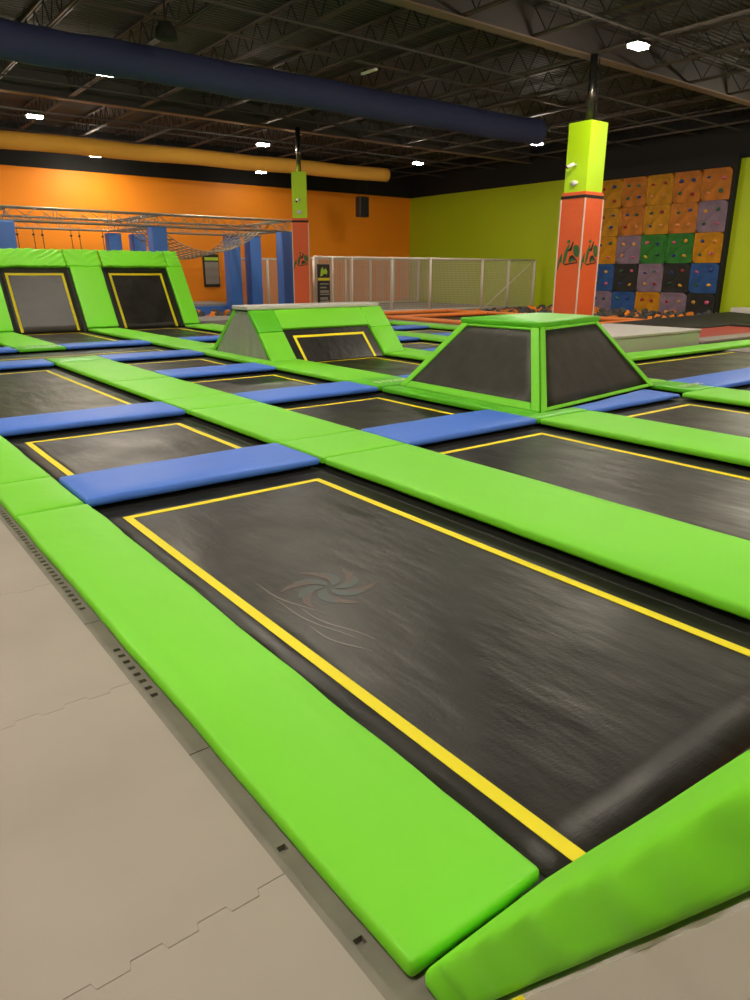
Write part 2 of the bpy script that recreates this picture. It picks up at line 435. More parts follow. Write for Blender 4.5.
trampoline(*ST['c2'], ROWS[2]+RW, ROWS[3], 'narrow-looking trampoline left of the grey-ended ramp between far blue pads', ly=(.2, .24))
trampoline(*ST['c2'], ROWS[4]+RW, 21.15, 'trampoline at the foot of the left leaning wall trampoline', ly=(.2, .05))
trampoline(*ST['c1'], ROWS[4]+RW, 21.15, 'trampoline at far left edge by the leaning wall', ly=(.2, .05))
trampoline(*ST['c3'], .98, ROWS[0], 'trampoline at right edge in front of the pyramid', ly=(.2, .24))
trampoline(*ST['c3'], ROWS[1]+RW, 11.33, 'trampoline at the foot of the grey-ended ramp', ly=(.2, .02))
trampoline(*ST['c3'], 14.0, ROWS[4], 'trampoline just behind the grey-ended ramp')
trampoline(*ST['c3'], ROWS[4]+RW, 21.15, 'trampoline at the foot of the right leaning wall trampoline', ly=(.2, .05))
trampoline(9.85, 16.9, ROWS[0]+RW, ROWS[1]-.08, 'wide trampoline behind the pyramid at right, below the big grey crash mat', ly=(.2, .18))
trampoline(*ST['c4'], .98, ROWS[0], 'trampoline hidden past the right picture edge in front of blue pad')
trampoline(*ST['c4'], ROWS[1]+RW, ROWS[2], 'trampoline hidden behind the pyramid')
trampoline(*ST['c4'], ROWS[2]+RW, ROWS[3], 'trampoline glimpsed between ramp and pyramid before the far green strip')
trampoline(*ST['c4'], ROWS[3]+RW, 18.2, 'trampoline behind right slope of the grey-ended ramp')
trampoline(*ST['c5'], ROWS[3]+RW, ROWS[4], 'far trampoline in front of the small far blue pad')

# faded print on the nearest bed: brush-like star of teal and orange strokes, and pale scuffs
def bz(p):
    u = (p[0]-1.33)/1.84; v = (p[1]-.87)/(ROWS[0]-.94)
    return -.012*(1-(2*u-1)**2)*(1-(2*v-1)**2)+.0012
def stroke(bm, pts, w, z=.0015):
    n = len(pts); L, Rr = [], []
    for i, p in enumerate(pts):
        d = Vector(pts[min(i+1, n-1)])-Vector(pts[max(i-1, 0)]); d.normalize(); q = Vector((-d.y, d.x))
        ww = w*math.sin(PI*(i+.35)/(n-1+.7))
        L.append((p[0]+q.x*ww, p[1]+q.y*ww, bz(p))); Rr.append((p[0]-q.x*ww, p[1]-q.y*ww, bz(p)))
    poly(bm, L+Rr[::-1], (0, 0, 1), .0012)
cx, cyy = 1.93, 2.90
bt, bo = bmesh.new(), bmesh.new()
for k in range(6):
    a = k*PI/3+.3
    pts = [(cx+(.03+.17*t)*math.cos(a+.9*t), cyy+(.03+.17*t)*math.sin(a+.9*t)) for t in (0, .2, .4, .6, .8, 1)]
    stroke(bt, pts, .034)
    a += .5
    pts = [(cx+(.08+.18*t)*math.cos(a+.9*t), cyy+(.08+.18*t)*math.sin(a+.9*t)) for t in (0, .25, .5, .75, 1)]
    stroke(bo, pts, .024)
bs = bmesh.new()
for x_, y_, l_ in ((1.62, 3.18, .55), (1.60, 2.95, .62), (1.66, 2.80, .5), (1.58, 2.62, .4)):
    stroke(bs, [(x_+.10*t+.02*math.sin(t*6+x_*9), y_-l_*t) for t in [i/10 for i in range(11)]], .006)
obj('scuff_marks', bs, SCUFF, T1, False, T1.location)
obj('faded_print', bt, TEAL, T1, False, T1.location); obj('faded_print', bo, RUST, T1, False, T1.location)

# ------------------------------------------------------------------ floor pads
GB = 'green floor pads'; BB = 'blue crossbar pads'
LB = (.82, 1.26)
def gp(x0, x1, y0, y1, label, m=None, **kw): return flat_pad('floor_pad', x0, x1, y0, y1, m or GREEN, label, GB, **kw)
def bp(x0, x1, k, label, **kw): return flat_pad('crossbar_pad', x0, x1, ROWS[k]-.01, ROWS[k]+RW+.02, BLUE, label, BB, r=.03, **kw)
gp(.80, 1.27, .90, 4.87, 'long green border pad along the taupe mats, nearest the camera', bulge=.010, wob=.007, r=.020, t=.055)
gp(.80, 1.25, 4.88, 5.72, 'short green border pad at the left end of the nearest blue pad', bulge=.01, t=.055)
gp(.80, 1.25, 5.73, 11.4, 'green border pad at the left picture edge beyond the nearest blue pad', bulge=.01, t=.055)
gp(.80, 1.25, 11.41, 21.0, 'green border pad outside the left picture edge', t=.055)
S1 = (3.24, 4.17)
gp(*S1, .6, 4.92, 'long green strip pad running out at right between the two nearest trampolines', bulge=.012, r=.026)
gp(*S1, 4.93, 5.66, 'green square pad at the right end of the nearest blue pad', r=.02)
gp(*S1, 5.67, 7.70, 'green strip pad between the first and second blue rows', r=.026)
gp(*S1, 7.71, 8.50, 'green square pad at the right end of the second blue pad')
gp(*S1, 8.51, 10.45, 'green strip pad behind the second blue row at left of centre', r=.026)
gp(*S1, 10.46, ROWS[3]-.03, 'green strip pad ending at the darker green square at far left', r=.026)
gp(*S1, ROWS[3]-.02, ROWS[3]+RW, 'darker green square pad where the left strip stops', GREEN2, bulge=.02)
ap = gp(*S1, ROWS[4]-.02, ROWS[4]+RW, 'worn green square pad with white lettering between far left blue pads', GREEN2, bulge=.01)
gp(*S1, ROWS[4]+RW+.01, 21.1, 'green strip pad at the left foot of the leaning wall')
S2 = (6.06, 6.95)
gp(*S2, .6, 4.92, 'green strip pad at right picture edge in front of the pyramid corner', r=.026)
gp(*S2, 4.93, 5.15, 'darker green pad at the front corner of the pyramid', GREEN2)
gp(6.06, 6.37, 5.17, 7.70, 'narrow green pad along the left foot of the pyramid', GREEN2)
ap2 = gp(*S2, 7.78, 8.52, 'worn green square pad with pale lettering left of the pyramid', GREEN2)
gp(*S2, 8.53, 11.28, 'green strip pad running from the pyramid to the grey-ended ramp', r=.026)
gp(6.06, 6.40, 11.29, 14.0, 'narrow green pad along the grey end of the ramp')
gp(*S2, 14.01, ROWS[4], 'green strip pad just behind the grey-ended ramp')
gp(*S2, ROWS[4]+.01, 21.05, 'green strip pad at the foot of the post between the two leaning trampolines')
S3 = (8.93, 9.85)
gp(*S3, .6, 4.92, 'green strip pad at right picture edge beyond the pyramid', r=.026)
ap3 = gp(9.30, 9.85, 4.93, 5.66, 'worn green square pad with pale lettering at the right foot of the pyramid', GREEN2)
gp(9.32, 9.85, 5.67, 7.70, 'narrow green pad hidden along the far right foot of the pyramid')
gp(*S3, 7.80, 11.28, 'green strip pad right of the ramp foot, behind the pyramid', r=.026)
gp(9.60, 9.85, 11.29, 14.0, 'narrow green pad along the right end of the ramp')
gp(*S3, 14.01, 18.2, 'green strip pad behind the ramp before the right leaning trampoline')
gp(*S3, 18.21, 21.05, 'green strip pad at the right foot of the right leaning trampoline')
gp(*ST['c4'], 18.25, 18.9, 'thin green pad at the far right of the leaning trampolines')
S4 = (11.75, 12.62)
gp(*S4, ROWS[2]+RW, 15.4, 'rounded green strip pad seen between ramp and pyramid', r=.03, bulge=.02)
gp(*S4, 15.41, 18.2, 'green strip pad seen past the right slope of the ramp')
S5 = (14.6, 15.42)
gp(*S5, 13.4, 18.9, 'outermost green border pad before the orange frames')
gp(9.85, 14.2, ROWS[1]-.1, ROWS[1]+.5, 'green border pad at the foot of the big grey crash mat', r=.03, bulge=.02)
gp(14.2, 18.6, ROWS[1]-.1, ROWS[1]+.5, 'green border pad running out right of the big grey crash mat', r=.03, bulge=.02)
# blue crossbars
bp(1.27, 3.225, 0, 'nearest and largest blue pad, beside the biggest trampoline', bulge=.012)
bp(1.26, 3.225, 1, 'second nearest blue pad at left picture edge', bulge=.01)
bp(1.26, 3.225, 3, 'blue pad at left picture edge left of the darker green square')
bp(1.26, 3.225, 4, 'small blue pad at left picture edge left of the lettered green square')
bp(4.18, 6.05, 0, 'blue pad between the nearest long green strip and the pyramid corner', bulge=.012)
bp(4.18, 6.05, 1, 'blue pad in the middle bay ending at the pyramid left corner')
bp(4.18, 6.05, 2, 'blue pad in the middle bay in front of the ramp grey end')
bp(4.18, 6.05, 3, 'blue pad in the middle bay right of the darker green square')
bp(4.18, 6.05, 4, 'blue pad in front of the left leaning trampoline, right of the lettering')
q = [(6.964, ROWS[0]-.01, ZT-.01), (8.92, ROWS[0]-.01, ZT-.01), (8.92, 5.47, ZT-.02), (6.964, 5.22, ZT-.02)]
tag(quad_pad('crossbar_pad', q, .06, BLUE, None, r=.03, bulge=0, wob=.012), 'sagging blue pad along the front foot of the pyramid', 'pad', BB)
bp(6.96, 8.92, 4, 'small blue pad in front of the right leaning trampoline')
flat_pad('crossbar_pad', 6.96, 8.92, ROWS[1]+.1, ROWS[1]+RW, BLUE, 'blue pad hidden behind the pyramid', BB)
bp(9.86, 13.2, 0, 'blue pad at right picture edge behind the pyramid foot', bulge=.012)
bp(9.86, 11.74, 2, 'blue pad tip glimpsed between ramp foot and pyramid')
bp(9.86, 11.74, 3, 'blue pad behind the right end of the ramp')
bp(12.63, 14.59, 3, 'small blue pad glimpsed left of the pyramid top edge')
bp(12.63, 14.59, 4, 'far blue pad right of the ramp in front of the orange frames')
for p_, sx in ((ap, .17), (ap2, .16), (ap3, .12)):
    bm = text_bm('STROM', sx*1.35)
    o = obj('lettering', bm, PRINT); o.parent = p_; o.location = (0.06, -.12, ZT-ZB+.012)

# ------------------------------------------------------------------ leaning wall trampolines at the back
WY0, WZ0, WY1, WZ1 = 21.08, .05, 22.22, 1.82       # foot and upper edge of the leaning plane
wd = Vector((0, WY1-WY0, WZ1-WZ0)); WL = wd.length; wd.normalize(); wn = Vector((0, -wd.z, wd.y))
def onwall(x, s, off=0, y0=WY0, z0=WZ0, d=wd, n=wn): return Vector((x, y0, z0))+d*s+n*off
def leaning(name, x0, x1, L, y0, z0, d, n, label, lin=(.17, .2), topgap=.3, bedm=BEDW, group='leaning wall trampolines'):
    t = thing(name, label, 'trampoline', ((x0+x1)/2, y0, z0), group)
    P = lambda x, s, off=0: onwall(x, s, off, y0, z0, d, n)
    bm = bmesh.new(); hexa(bm, [P(x0, 0, -.03), P(x1, 0, -.03), P(x1, L-.03, -.03), P(x0, L-.03, -.03), P(x0, 0, -.018), P(x1, 0, -.018), P(x1, L-.03, -.018), P(x0, L-.03, -.018)])
    obj('spring_cover', bm, APRON, t, False, t.location)
    a, b = x0+.1, x1-.1; bm = bmesh.new(); N = 10; g = {}
    sg = lambda u, v: -.03*(1-(2*u-1)**2)*(1-(2*v-1)**2)
    for i in range(N+1):
        for j in range(N+1):
            for k in (0, 1): g[i, j, k] = bm.verts.new(P(a+(b-a)*i/N, .0+(L-.14)*j/N, .03+sg(i/N, j/N)-.012*k))
    for i in range(N):
        for j in range(N):
            for k in (0, 1): bm.faces.new((g[i,j,k], g[i+1,j,k], g[i+1,j+1,k], g[i,j+1,k]))
    for i in range(N):
        for j in (0, N): bm.faces.new((g[i,j,0], g[i+1,j,0], g[i+1,j,1], g[i,j,1])); bm.faces.new((g[j,i,0], g[j,i+1,0], g[j,i+1,1], g[j,i,1]))
    obj('bed', bm, bedm, t, True, t.location)
    w = .07; xa, xb, sb = x0+lin[0], x1-lin[1], L-topgap
    bm = bmesh.new()
    def strip(p0, p1):
        M = 12; prev = None
        for k in range(M+1):
            f = k/M; cur = []
            for (xx, ss) in ((p0[0][0]+(p1[0][0]-p0[0][0])*f, p0[0][1]+(p1[0][1]-p0[0][1])*f), (p0[1][0]+(p1[1][0]-p0[1][0])*f, p0[1][1]+(p1[1][1]-p0[1][1])*f)):
                cur.append(bm.verts.new(P(xx, ss, .035+sg((xx-a)/(b-a), min(1, ss/(L-.14))))))
            if prev: bm.faces.new((prev[0], cur[0], cur[1], prev[1]))
            prev = cur
    strip(((xa, 0), (xa+w, 0)), ((xa, sb), (xa+w, sb-w))); strip(((xb, 0), (xb-w, 0)), ((xb, sb), (xb-w, sb-w))); strip(((xa, sb), (xa+w, sb-w)), ((xb, sb), (xb-w, sb-w)))
    r_ = bmesh.ops.solidify(bm, geom=bm.faces[:], thickness=.004)
    obj('boundary_line', bm, YEL, t, False, t.location)
    return t
wl = leaning('leaning_trampoline', 4.17, 6.06, WL, WY0, WZ0, wd, wn, 'left leaning wall trampoline with yellow outlined charcoal bed')
wr = leaning('leaning_trampoline', 6.95, 8.93, WL, WY0, WZ0, wd, wn, 'right leaning wall trampoline with darker yellow outlined bed', bedm=BED)
leaning('leaning_trampoline', 1.26, 3.24, WL, WY0, WZ0, wd, wn, 'leaning wall trampoline outside the left picture edge')
def wall_pad(x0, x1, s0, s1, label, off=.09, tilt=None, name='post_pad'):
    g = .004
    q = [onwall(x0+g, s0, off), onwall(x1-g, s0, off), onwall(x1-g, s1, off), onwall(x0+g, s1, off)]
    o = quad_pad(name, q, .10, GREEN, None, down=(0, .8, -.5), r=.025, bulge=.008)
    return tag(o, label, 'pad', 'green pads of the leaning wall')
wall_pad(3.24, 4.17, .05, WL-.10, 'green post pad at left picture edge of the leaning wall')
wall_pad(6.06, 6.95, .05, WL-.10, 'green post pad between the two leaning wall trampolines')
wall_pad(8.93, 9.44, .05, WL-.10, 'green post pad right of the right leaning wall trampoline')
def wall_top(x0, x1, label):
    # wrapped top pad: front face nearly square to the floor, folding back over the frame
    g = .004
    y0, z0, y1, z1 = WY1-.16, WZ1-.03, WY1+.20, WZ1+.42
    q = [(x0+g, y0, z0), (x1-g, y0, z0), (x1-g, y1, z1), (x0+g, y1, z1)]
    o = quad_pad('top_pad', q, .12, GREEN, None, down=(0, .8, -.4), r=.03, bulge=.015, wob=.02, step=.035, crease=.03)
    return tag(o, label, 'pad', 'green top pads of the leaning wall')
wall_top(1.6, 5.98, 'wrinkled green top pad above the left leaning wall trampoline')
wall_top(5.99, 6.98, 'short wrinkled green top pad above the post between leaning trampolines')
wall_top(6.99, 8.97, 'wrinkled green top pad above the right leaning wall trampoline')
wall_top(8.98, 9.42, 'short green top pad at the right end of the leaning wall')
# rear support of the leaning wall
for x, lb in ((1.3, 'outside the left edge'), (3.7, 'behind the left edge post pad'), (6.5, 'behind the post between leaning trampolines'), (9.05, 'behind the right post pad')):
    bm = bmesh.new(); hexa(bm, [(x-.3, WY0+.45, -.02), (x+.3, WY0+.45, -.02), (x+.3, WY1+.9, -.02), (x-.3, WY1+.9, -.02), (x-.3, WY1+.35, WZ1+.1), (x+.3, WY1+.35, WZ1+.1), (x+.3, WY1+.6, WZ1+.1), (x-.3, WY1+.6, WZ1+.1)])
    tag(obj('support_frame', bm, BLACK), 'black support block '+lb+' of the leaning wall', 'frame', 'supports behind the leaning wall')

# ------------------------------------------------------------------ near leaning trampoline (bottom right corner)
ny0, nz0 = .90, .06
nd = Vector((0, -.545, .838)).normalized(); nn = Vector((0, nd.z, -nd.y))
def onnear(x, s, off=0): return onwall(x, s, off, ny0, nz0, nd, nn)
nt_ = leaning('leaning_trampoline', 1.45, 3.24, 2.1, ny0-.10, nz0, nd, nn, 'near leaning trampoline beyond the bottom right corner')
q = [onnear(.83, .0, .0), onnear(1.28, .0, .0), onnear(1.28, 2.2, .0), onnear(.83, 2.2, .0)]
np_ = quad_pad('post_pad', q, .11, GREEN, None, down=-nn, r=.022, bulge=.006, wob=.008, step=.025, sidefold=.010)
tag(np_, 'wrinkled green pad sloping up out of the bottom right corner', 'pad', 'green pads of the leaning wall')
q = [onnear(3.24, .0, .0), onnear(4.17, .0, .0), onnear(4.17, 2.2, .0), onnear(3.24, 2.2, .0)]
tag(quad_pad('post_pad', q, .11, GREEN, None, down=-nn), 'green sloping pad outside the right picture edge', 'pad', 'green pads of the leaning wall')
ep = thing('end_panel', 'grey vinyl end panel under the sloping green pad at bottom right', 'panel', (.86, .3, DK))
base = [onnear(.838, .0, -.117), onnear(.838, 2.2, -.117), (.838, -1.3, 1.9), (.838, -1.3, DK+.01), (.838, .70, DK+.01)]
bm = bmesh.new(); poly(bm, base, (1, 0, 0), .05)
bmesh.ops.bevel(bm, geom=bm.edges[:], offset=.006, segments=2, affect='EDGES')
obj('cover', bm, PANELG, ep, False, ep.location)
bm = bmesh.new(); bar(bm, onnear(.95, .02, -.122), onnear(.95, 2.1, -.122), .05, .02)
obj('frame_tube', bm, BLACK, ep, False, ep.location)
bm = bmesh.new(); bar(bm, onnear(.829, .26, -.122), onnear(.829, .34, -.122), .016, .014)
obj('strap', bm, YEL, ep, False, ep.location)

# ------------------------------------------------------------------ ramp (double sided wedge)
RX0, RX1 = 6.42, 9.55; RF, RT0, RT1, RB = 11.33, 12.20, 12.72, 13.85; RZ = 1.0; RZ0 = .03
rp = thing('ramp', 'wedge ramp with grey top mat, grey end and sloped trampoline', 'ramp', ((RX0+RX1)/2, 12.4, DK))
rd = Vector((0, RT0-RF, RZ-.07-RZ0)); RL = rd.length; rd.normalize(); rn = Vector((0, -rd.z, rd.y))
bm = bmesh.new()   # core behind the pads and the end covers
poly(bm, [(RX0+.06, RF+.12, RZ0-.07), (RX0+.06, RT0+.02, RZ-.09), (RX0+.06, RT1-.02, RZ-.09), (RX0+.06, RB-.1, RZ0-.07)], (1, 0, 0), RX1-RX0-.12)
obj('core', bm, BLACK, rp, False, rp.location)
def end_cover(x, sx):
    bm = bmesh.new(); N = 44; rows = 10; g = {}
    for j in range(rows+1):
        f = j/rows; ya = RF+.06+(RT0+.02-RF-.06)*f; yb = RB-.06+(RT1-.02-RB+.06)*f; z = RZ0-.055+(RZ-.10-RZ0+.06)*f
        for i in range(N+1):
            y = ya+(yb-ya)*i/N
            dx = .030*math.sin(y*23+f*2.5)*(.25+.75*(1-f))*math.sin(PI*min(1, max(0, i/N))) + .012*noise.noise(Vector((y*5, z*4, x)))
            g[i, j] = bm.verts.new((x+dx*sx, y, z))
    for j in range(rows):
        for i in range(N): bm.faces.new((g[i,j], g[i+1,j], g[i+1,j+1], g[i,j+1]))
    bmesh.ops.solidify(bm, geom=bm.faces[:], thickness=.01)
    return obj('end_cover', bm, GREYV, rp, True, rp.location)
end_cover(RX0+.015, -1); end_cover(RX1-.015, 1)
P = lambda x, s, off=0: onwall(x, s, off, RF, RZ0, rd, rn)
def ramp_pad(x0, x1, s0, s1, m=GREEN, nm='pad', off=.03):
    g = .003; q = [P(x0+g, s0, off), P(x1-g, s0, off), P(x1-g, s1, off), P(x0+g, s1, off)]
    return quad_pad(nm, q, .09, m, rp, down=(0, .7, -.7), r=.02)
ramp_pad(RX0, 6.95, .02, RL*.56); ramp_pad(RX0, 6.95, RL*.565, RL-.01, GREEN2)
ramp_pad(9.0, RX1, .02, RL*.56); ramp_pad(9.0, RX1, RL*.565, RL-.01)
ramp_pad(6.95, 9.0, RL*.62, RL-.01)
b_ = Vector((0, RT1-RB, RZ-.07-RZ0)); bl = b_.length; b_.normalize(); bn_ = Vector((0, b_.z, -b_.y))
q = [onwall(x, s, .03, RB, RZ0, b_, bn_) for x, s in ((RX0, .02), (RX1, .02), (RX1, bl-.01), (RX0, bl-.01))]
quad_pad('pad', q, .09, GREEN, rp, down=-bn_)
bm = bmesh.new(); a, b = 6.97, 8.98
hexa(bm, [P(a, .0, -.035), P(b, .0, -.035), P(b, RL*.66, -.035), P(a, RL*.66, -.035), P(a, .0, -.02), P(b, .0, -.02), P(b, RL*.66, -.02), P(a, RL*.66, -.02)])
obj('bed', bm, BED, rp, False, rp.location)
bm = bmesh.new(); w = .055; xa, xb, sb = 7.13, 8.80, RL*.50
for A_, B_, C_, D_ in (((xa, 0), (xa+w, 0), (xa+w, sb-w), (xa, sb)), ((xb, 0), (xb-w, 0), (xb-w, sb-w), (xb, sb)), ((xa, sb), (xb, sb), (xb-w, sb-w), (xa+w, sb-w))):
    poly(bm, [P(*A_, -.018), P(*B_, -.018), P(*C_, -.018), P(*D_, -.018)], rn, .004)
obj('boundary_line', bm, YEL, rp, False, rp.location)
q = [(RX0-.03, RT0-.05, RZ+.01), (RX1-.06, RT0-.05, RZ+.01), (RX1-.06, RT1+.05, RZ+.01), (RX0-.03, RT1+.05, RZ+.01)]
o = quad_pad('top_mat', q, .075, GREYT, rp, r=.02); o['label'] = 'grey top mat'

# ------------------------------------------------------------------ pyramid
PX0, PX1, PY0, PY1 = 6.37, 9.30, 5.24, 7.74; QX0, QX1, QY0, QY1 = 6.98, 8.74, 5.86, 7.10; PZ0, PZ1 = .08, .97
py_ = thing('pyramid', 'black pyramid with green edges and flat green top', 'pyramid', ((PX0+PX1)/2, (PY0+PY1)/2, PZ0))
Bc = [Vector((6.38, 5.17, PZ0)), Vector((9.28, 5.55, PZ0)), Vector((9.20, 7.74, PZ0)), Vector((6.42, 7.72, PZ0))]
Tc = [Vector((7.03, 5.80, PZ1)), Vector((8.74, 6.22, PZ1)), Vector((8.68, 7.10, PZ1)), Vector((6.96, 7.04, PZ1))]
bm = bmesh.new(); sh = .03
cB = sum(Bc, Vector())/4
hexa(bm, [Bc[0]+Vector((sh, sh, 0)), Bc[1]+Vector((-sh, sh, 0)), Bc[2]+Vector((-sh, -sh, 0)), Bc[3]+Vector((sh, -sh, 0)), Tc[0]+Vector((sh, sh, 0)), Tc[1]+Vector((-sh, sh, 0)), Tc[2]+Vector((-sh, -sh, 0)), Tc[3]+Vector((sh, -sh, 0))])
obj('core', bm, BLACK, py_, False, py_.location)
for k in range(4):
    A, B, C, D = Bc[k], Bc[(k+1) % 4], Tc[(k+1) % 4], Tc[k]
    n = (B-A).cross(D-A).normalized()
    f = lambda s, t, off: ((A*(1-s)+B*s)*(1-t)+(D*(1-s)+C*s)*t)+n*off
    # dark sloped face, slightly wrinkled
    bm = bmesh.new(); N, Mr = 14, 8; g = {}
    wb = .115; tl = .035 if k == 0 else .085; L0, L1 = (B-A).length, (C-D).length
    for j in range(Mr+1):
        t = tl+(.955-tl)*j/Mr; Lw = L0+(L1-L0)*t; m_ = wb/Lw
        for i in range(N+1):
            s = m_+(1-2*m_)*i/N
            g[i, j] = bm.verts.new(f(s, t, .004+.006*noise.noise(Vector((s*5+k*9, t*3, 0)))))
    for j in range(Mr):
        for i in range(N): bm.faces.new((g[i,j], g[i+1,j], g[i+1,j+1], g[i,j+1]))
    bmesh.ops.solidify(bm, geom=bm.faces[:], thickness=.012)
    obj('face', bm, PYRM, py_, True, py_.location)
    # green edge bands on each face
    bm = bmesh.new(); h = .022
    def band(p, q, r_, s_):
        poly(bm, [f(*p, 0.0), f(*q, 0.0), f(*r_, 0.0), f(*s_, 0.0)], n, h)
    m0, m1 = (wb+.01)/L0, (wb+.01)/L1
    band((0, 0), (m0, 0), (m1, 1), (0, 1)); band((1-m0, 0), (1, 0), (1, 1), (1-m1, 1))
    band((m0, 0), (1-m0, 0), (1-m0+(m0-m1)*tl, tl+.006), (m0-(m0-m1)*tl, tl+.006)); band((m1, .95), (1-m1, .95), (1-m1, 1), (m1, 1))
    bmesh.ops.bevel(bm, geom=bm.edges[:], offset=.008, segments=2, affect='EDGES')
    obj('edge_band', bm, GREEN, py_, False, py_.location)
o_ = .04
q = [Tc[0]+Vector((-o_, -o_, .062)), Tc[1]+Vector((o_, -o_, .062)), Tc[2]+Vector((o_, o_, .062)), Tc[3]+Vector((-o_, o_, .062))]
o = quad_pad('top_pad', q, .075, GREEN2, py_, r=.025, bulge=.03, wob=.012)
o['label'] = 'deep green top pad'

# ------------------------------------------------------------------ crash mat, red mat, black borders
cm = thing('crash_mat', 'big grey crash mat lying right of the pyramid', 'mat', (13.95, 9.5, DK+.03))
q = [(12.1, 8.36, .42), (15.70, 8.36, .42), (15.70, 10.75, .42), (12.1, 10.75, .42)]
o = quad_pad('top_cover', q, .06, GREYT, cm, r=.02, bulge=.01, step=.2)
bm = rbox((12.12, 8.38, DK+.002), (15.68, 10.73, .36), .02); obj('body', bm, GREYG, cm, False, cm.location)
bm = bmesh.new()
for (a, b) in (((12.11, 8.365), (15.69, 8.365)), ((15.69, 8.365), (15.69, 10.73))): bar(bm, (a[0], a[1], .36), (b[0], b[1], .36), .014)
obj('seam', bm, SIGNG, cm, False, cm.location)
rm = thing('red_trampoline', 'red bed with black and grey border pads at right edge', 'trampoline', (20, 10.2, 0))
bm = bmesh.new(); box(bm, (16.4, 8.62, -.6), (27.0, 13.5, -.02)); obj('frame', bm, BLACK, rm, False, rm.location)
bm = bmesh.new(); box(bm, (17.0, 9.15, -.015), (22.3, 11.1, .06)); obj('bed', bm, REDM, rm, False, rm.location)
for q in ([(16.45, 8.65, .10), (23.0, 8.65, .10), (23.0, 9.2, .10), (16.45, 9.2, .10)],):
    quad_pad('front_pad', q, .09, SIGNG, rm, r=.03)
quad_pad('back_pad', [(16.9, 11.05, .10), (27, 11.05, .12), (27, 13.4, .26), (16.9, 13.4, .10)], .11, APRON, rm, r=.04, step=.3)
quad_pad('side_pad', [(22.3, 9.2, .12), (23.0, 9.2, .12), (23.0, 11.04, .12), (22.3, 11.04, .12)], .1, APRON, rm, r=.03)
tag(quad_pad('low_mat', [(27.1, 10.0, .40), (27.9, 10.0, .40), (27.9, 13.45, .40), (27.1, 13.45, .40)], .4, GREYT, None, r=.03), 'low grey mat by the green wall beside the climbing wall', 'mat')

# ------------------------------------------------------------------ orange padded frames
def orange_beam(x0, x1, y0, y1, label, zt=.13):
    q = [(x0, y0, zt), (x1, y0, zt), (x1, y1, zt), (x0, y1, zt)]
    return tag(quad_pad('orange_pad', q, .12, ORB, None, r=.05, step=.4), label, 'pad', 'orange frame pads')
orange_beam(16.45, 16.85, 13.6, 21.0, 'nearest orange frame pad, running behind the pyramid top')
orange_beam(16.87, 21.4, 20.35, 20.8, 'orange frame pad crossing the middle behind the pyramid top')
orange_beam(16.87, 21.4, 22.7, 23.1, 'farthest orange frame pad below the net fence')
orange_beam(21.42, 21.85, 16.9, 23.1, 'orange frame pad leading away under the net fence')
orange_beam(22.0, 22.45, 13.6, 16.85, 'orange frame pad in front of the climbing wall foam pit')
orange_beam(16.87, 21.98, 13.6, 14.0, 'orange frame pad hidden behind the orange column')
for i, (xa, xb, ya, yb, lb) in enumerate(((16.9, 21.4, 14.05, 20.3, 'dark trampoline inside the nearer orange frame'), (16.9, 21.4, 20.85, 22.65, 'dark trampoline inside the farther orange frame'))):
    t = thing('trampoline', lb, 'trampoline', ((xa+xb)/2, (ya+yb)/2, 0), 'orange framed trampolines')
    bm = bmesh.new(); box(bm, (xa, ya, -.02), (xb, yb, -.005)); obj('bed', bm, BED, t, False, t.location)
sbox('trim_1', (16.4, 13.55, -.6), (22.5, 23.3, -.03), BLACK)

# ------------------------------------------------------------------ foam pits
def foam(xa, xb, ya, yb, n, labels, group, hfun, po=.25):
    bm0 = bmesh.new(); box(bm0, (-.1, -.1, -.1), (.1, .1, .1)); bmesh.ops.bevel(bm0, geom=bm0.edges[:], offset=.012, segments=1, affect='EDGES')
    meshes = []
    for m_, nm in ((FOAMG, 'grey'), (FOAMO, 'orange')):
        me = bpy.data.meshes.new('foam_cube_'+nm); bm0.to_mesh(me); me.materials.append(m_); meshes.append(me)
    bm0.free(); placed = []
    for i in range(n):
        for _try in range(400):
            x, y = random.uniform(xa, xb), random.uniform(ya, yb)
            if all((x-a)**2+(y-b)**2 > .285**2 for a, b in placed): break
        placed.append((x, y)); og = random.random() < po
        o = bpy.data.objects.new('foam_cube', meshes[1 if og else 0]); COL.objects.link(o)
        o.location = (x, y, hfun(x, y)+random.uniform(-.05, .07)); s = random.uniform(.8, 1.2); o.scale = (s*1.15, s, s*.9)
        o.rotation_euler = (random.uniform(-.6, .6), random.uniform(-.6, .6), random.uniform(0, PI))
        tag(o, labels[1 if og else 0], 'foam cube', group+(' in orange' if og else ' in grey'))
def foam_base(xa, xb, ya, yb, hfun, label):
    bm = bmesh.new(); N = 24; g = {}
    for i in range(N+1):
        for j in range(N+1):
            x, y = xa+(xb-xa)*i/N, ya+(yb-ya)*j/N
            g[i, j] = bm.verts.new((x, y, hfun(x, y)-.23+.03*noise.noise(Vector((x*3, y*3, 0)))))
    for i in range(N):
        for j in range(N): bm.faces.new((g[i,j], g[i+1,j], g[i+1,j+1], g[i,j+1]))
    gb = [bm.verts.new(p) for p in ((xa, ya, -.6), (xb, ya, -.6), (xb, yb, -.6), (xa, yb, -.6))]; bm.faces.new(gb)
    for s0, s1, line in ((0, 1, [(i, 0) for i in range(N+1)]), (1, 2, [(N, i) for i in range(N+1)]), (2, 3, [(N-i, N) for i in range(N+1)]), (3, 0, [(0, N-i) for i in range(N+1)])):
        bm.faces.new([gb[s0]]+[g[k] for k in line]+[gb[s1]])
    o = obj('foam_pit_fill', bm, FOAMG); o['kind'] = 'stuff'; return tag(o, label, 'foam')
H1 = lambda x, y: -.10+.16*max(0, (x-22.6)/4.9)**1.3
foam_base(22.55, 27.5, 13.6, 23.2, H1, 'grey foam filling of the pit below the climbing wall')
